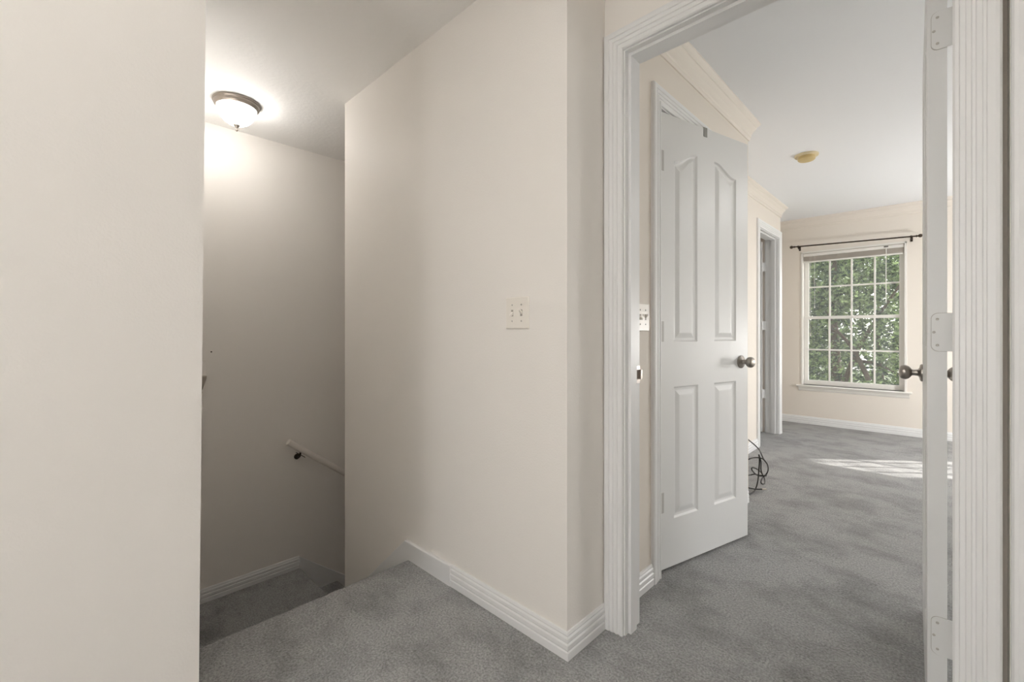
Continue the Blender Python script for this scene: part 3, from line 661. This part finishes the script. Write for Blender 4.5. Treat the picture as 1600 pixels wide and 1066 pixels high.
def foliage(blobs, n, size, seed):
    rnd = random.Random(seed); vs = []; fs = []
    tot = sum(b[3]**2 for b in blobs)
    for bx_, by_, bz_, br in blobs:
        for _ in range(int(n * br**2 / tot)):
            d = Vector((rnd.gauss(0, 1), rnd.gauss(0, 1), rnd.gauss(0, 1))).normalized() * br * (rnd.random()**0.45)
            d.z *= 0.85; p = Vector((bx_, by_, bz_)) + d
            a = Vector((rnd.gauss(0, 1), rnd.gauss(0, 1), rnd.gauss(0, .6))).normalized()
            b = a.cross(Vector((rnd.gauss(0, 1), rnd.gauss(0, 1), rnd.gauss(0, 1)))).normalized()
            L = size * rnd.uniform(0.7, 1.3); w = L * 0.28; nrm = a.cross(b) * w * 0.4
            k = len(vs)
            vs += [p, p + a*L*0.45 + b*w + nrm, p + a*L, p + a*L*0.45 - b*w + nrm]
            fs += [(k, k+1, k+2), (k, k+2, k+3)]
    mb = MB(); mb.v = [tuple(v) for v in vs]; mb.f = fs; return mb
def tree(x, y, h, limbs, blobs, n, label, m, seed, size=0.11, group=None):
    t = empty('tree', (x, y, -3.0)); tag(t, label, 'tree', group)
    tk = MB().tube([(0, 0, 0), (0.05, 0, h*0.4), (-0.05, 0.05, h*0.7), (0.0, 0.0, h)], [0.15, 0.10, 0.07, 0.04], 12)
    tk.build('trunk', M_BARK, t, smooth=True)
    for l in limbs:
        MB().tube(spline([(a - x, b - y, c + 3.0) for a, b, c in l[1]], 4), [l[0]*(1 - 0.7*i/(4*(len(l[1])-1))) for i in range(4*(len(l[1])-1) + 1)], 9).build('branch', M_BARK, t, smooth=True)
    f = foliage([(a - x, b - y, c + 3.0, r) for a, b, c, r in blobs], n, size, seed).build('foliage', m, t, fix=False)
    f['kind'] = 'stuff'
tree(-1.55, 10.8, 6.5,
     [(0.055, [(-1.50, 10.8, -0.3), (-1.25, 10.6, 0.55), (-0.95, 10.4, 1.2), (-0.5, 10.2, 2.0)]),
      (0.045, [(-1.0, 10.5, 0.2), (-1.25, 10.5, 0.8), (-1.55, 10.5, 1.25), (-1.9, 10.6, 2.2)]),
      (0.035, [(-1.25, 10.6, 0.55), (-0.9, 10.6, 0.5), (-0.4, 10.4, 0.25)])],
     [(-1.6, 11.2, 2.4, 1.2), (-0.6, 11.0, 2.2, 1.0), (-2.4, 11.0, 1.6, 0.9), (-1.3, 10.2, 1.7, 0.7), (-0.5, 10.4, 1.0, 0.7), (-2.0, 10.4, 0.6, 0.8), (-0.2, 11.0, 0.4, 0.9), (-1.2, 11.2, -0.2, 0.8), (-1.5, 11.0, 3.6, 1.3)],
     22000, 'leafy green tree with crossing branches right outside the window', M_LEAF, 3, 0.085)
tree(3.7, 10.2, 7.2, [(0.07, [(3.7, 10.2, 2.2), (3.2, 10.0, 3.6), (2.7, 9.8, 4.8)])],
     [(3.75, 10.0, 5.3, 1.5), (2.9, 10.0, 4.4, 1.0), (3.4, 9.6, 6.2, 1.0)], 14000, 'tall leafy tree right of the window, unseen, added to block its sun', M_LEAFD, 5, 0.15)  # unseen crown placed to keep sun out of the visible window
tree(-3.4, 15.0, 6.5, [], [(-3.6, 15, 2.2, 1.7), (-2.7, 15, 0.6, 1.3), (-4.2, 15, 0.3, 1.5), (-2.9, 15.2, 3.8, 1.6), (-3.2, 15.3, -1.2, 1.2)], 13000,
     'dark green tree at the left behind the branching tree', M_LEAFD, 8, 0.16)
tree(-1.6, 19.5, 6.5, [], [(-1.8, 19.5, 2.6, 1.7), (-3.0, 19.5, 0.8, 1.6), (-0.6, 19.5, 0.8, 1.6), (-1.8, 19.6, -0.9, 1.4), (-2.0, 19.4, 4.2, 1.7)], 5500,
     'pale green tree farthest from the window, behind the others', M_LEAF, 12, 0.2)
tree(0.7, 15.5, 6.5, [], [(0.6, 15.5, 2.4, 1.7), (1.2, 15.5, 0.9, 1.6), (0.3, 15.6, 0.4, 1.3), (1.2, 15.5, 3.6, 1.6), (0.5, 15.7, -1.2, 1.3)], 13000,
     'dark green tree at the right behind the branching tree', M_LEAFD, 9, 0.16)
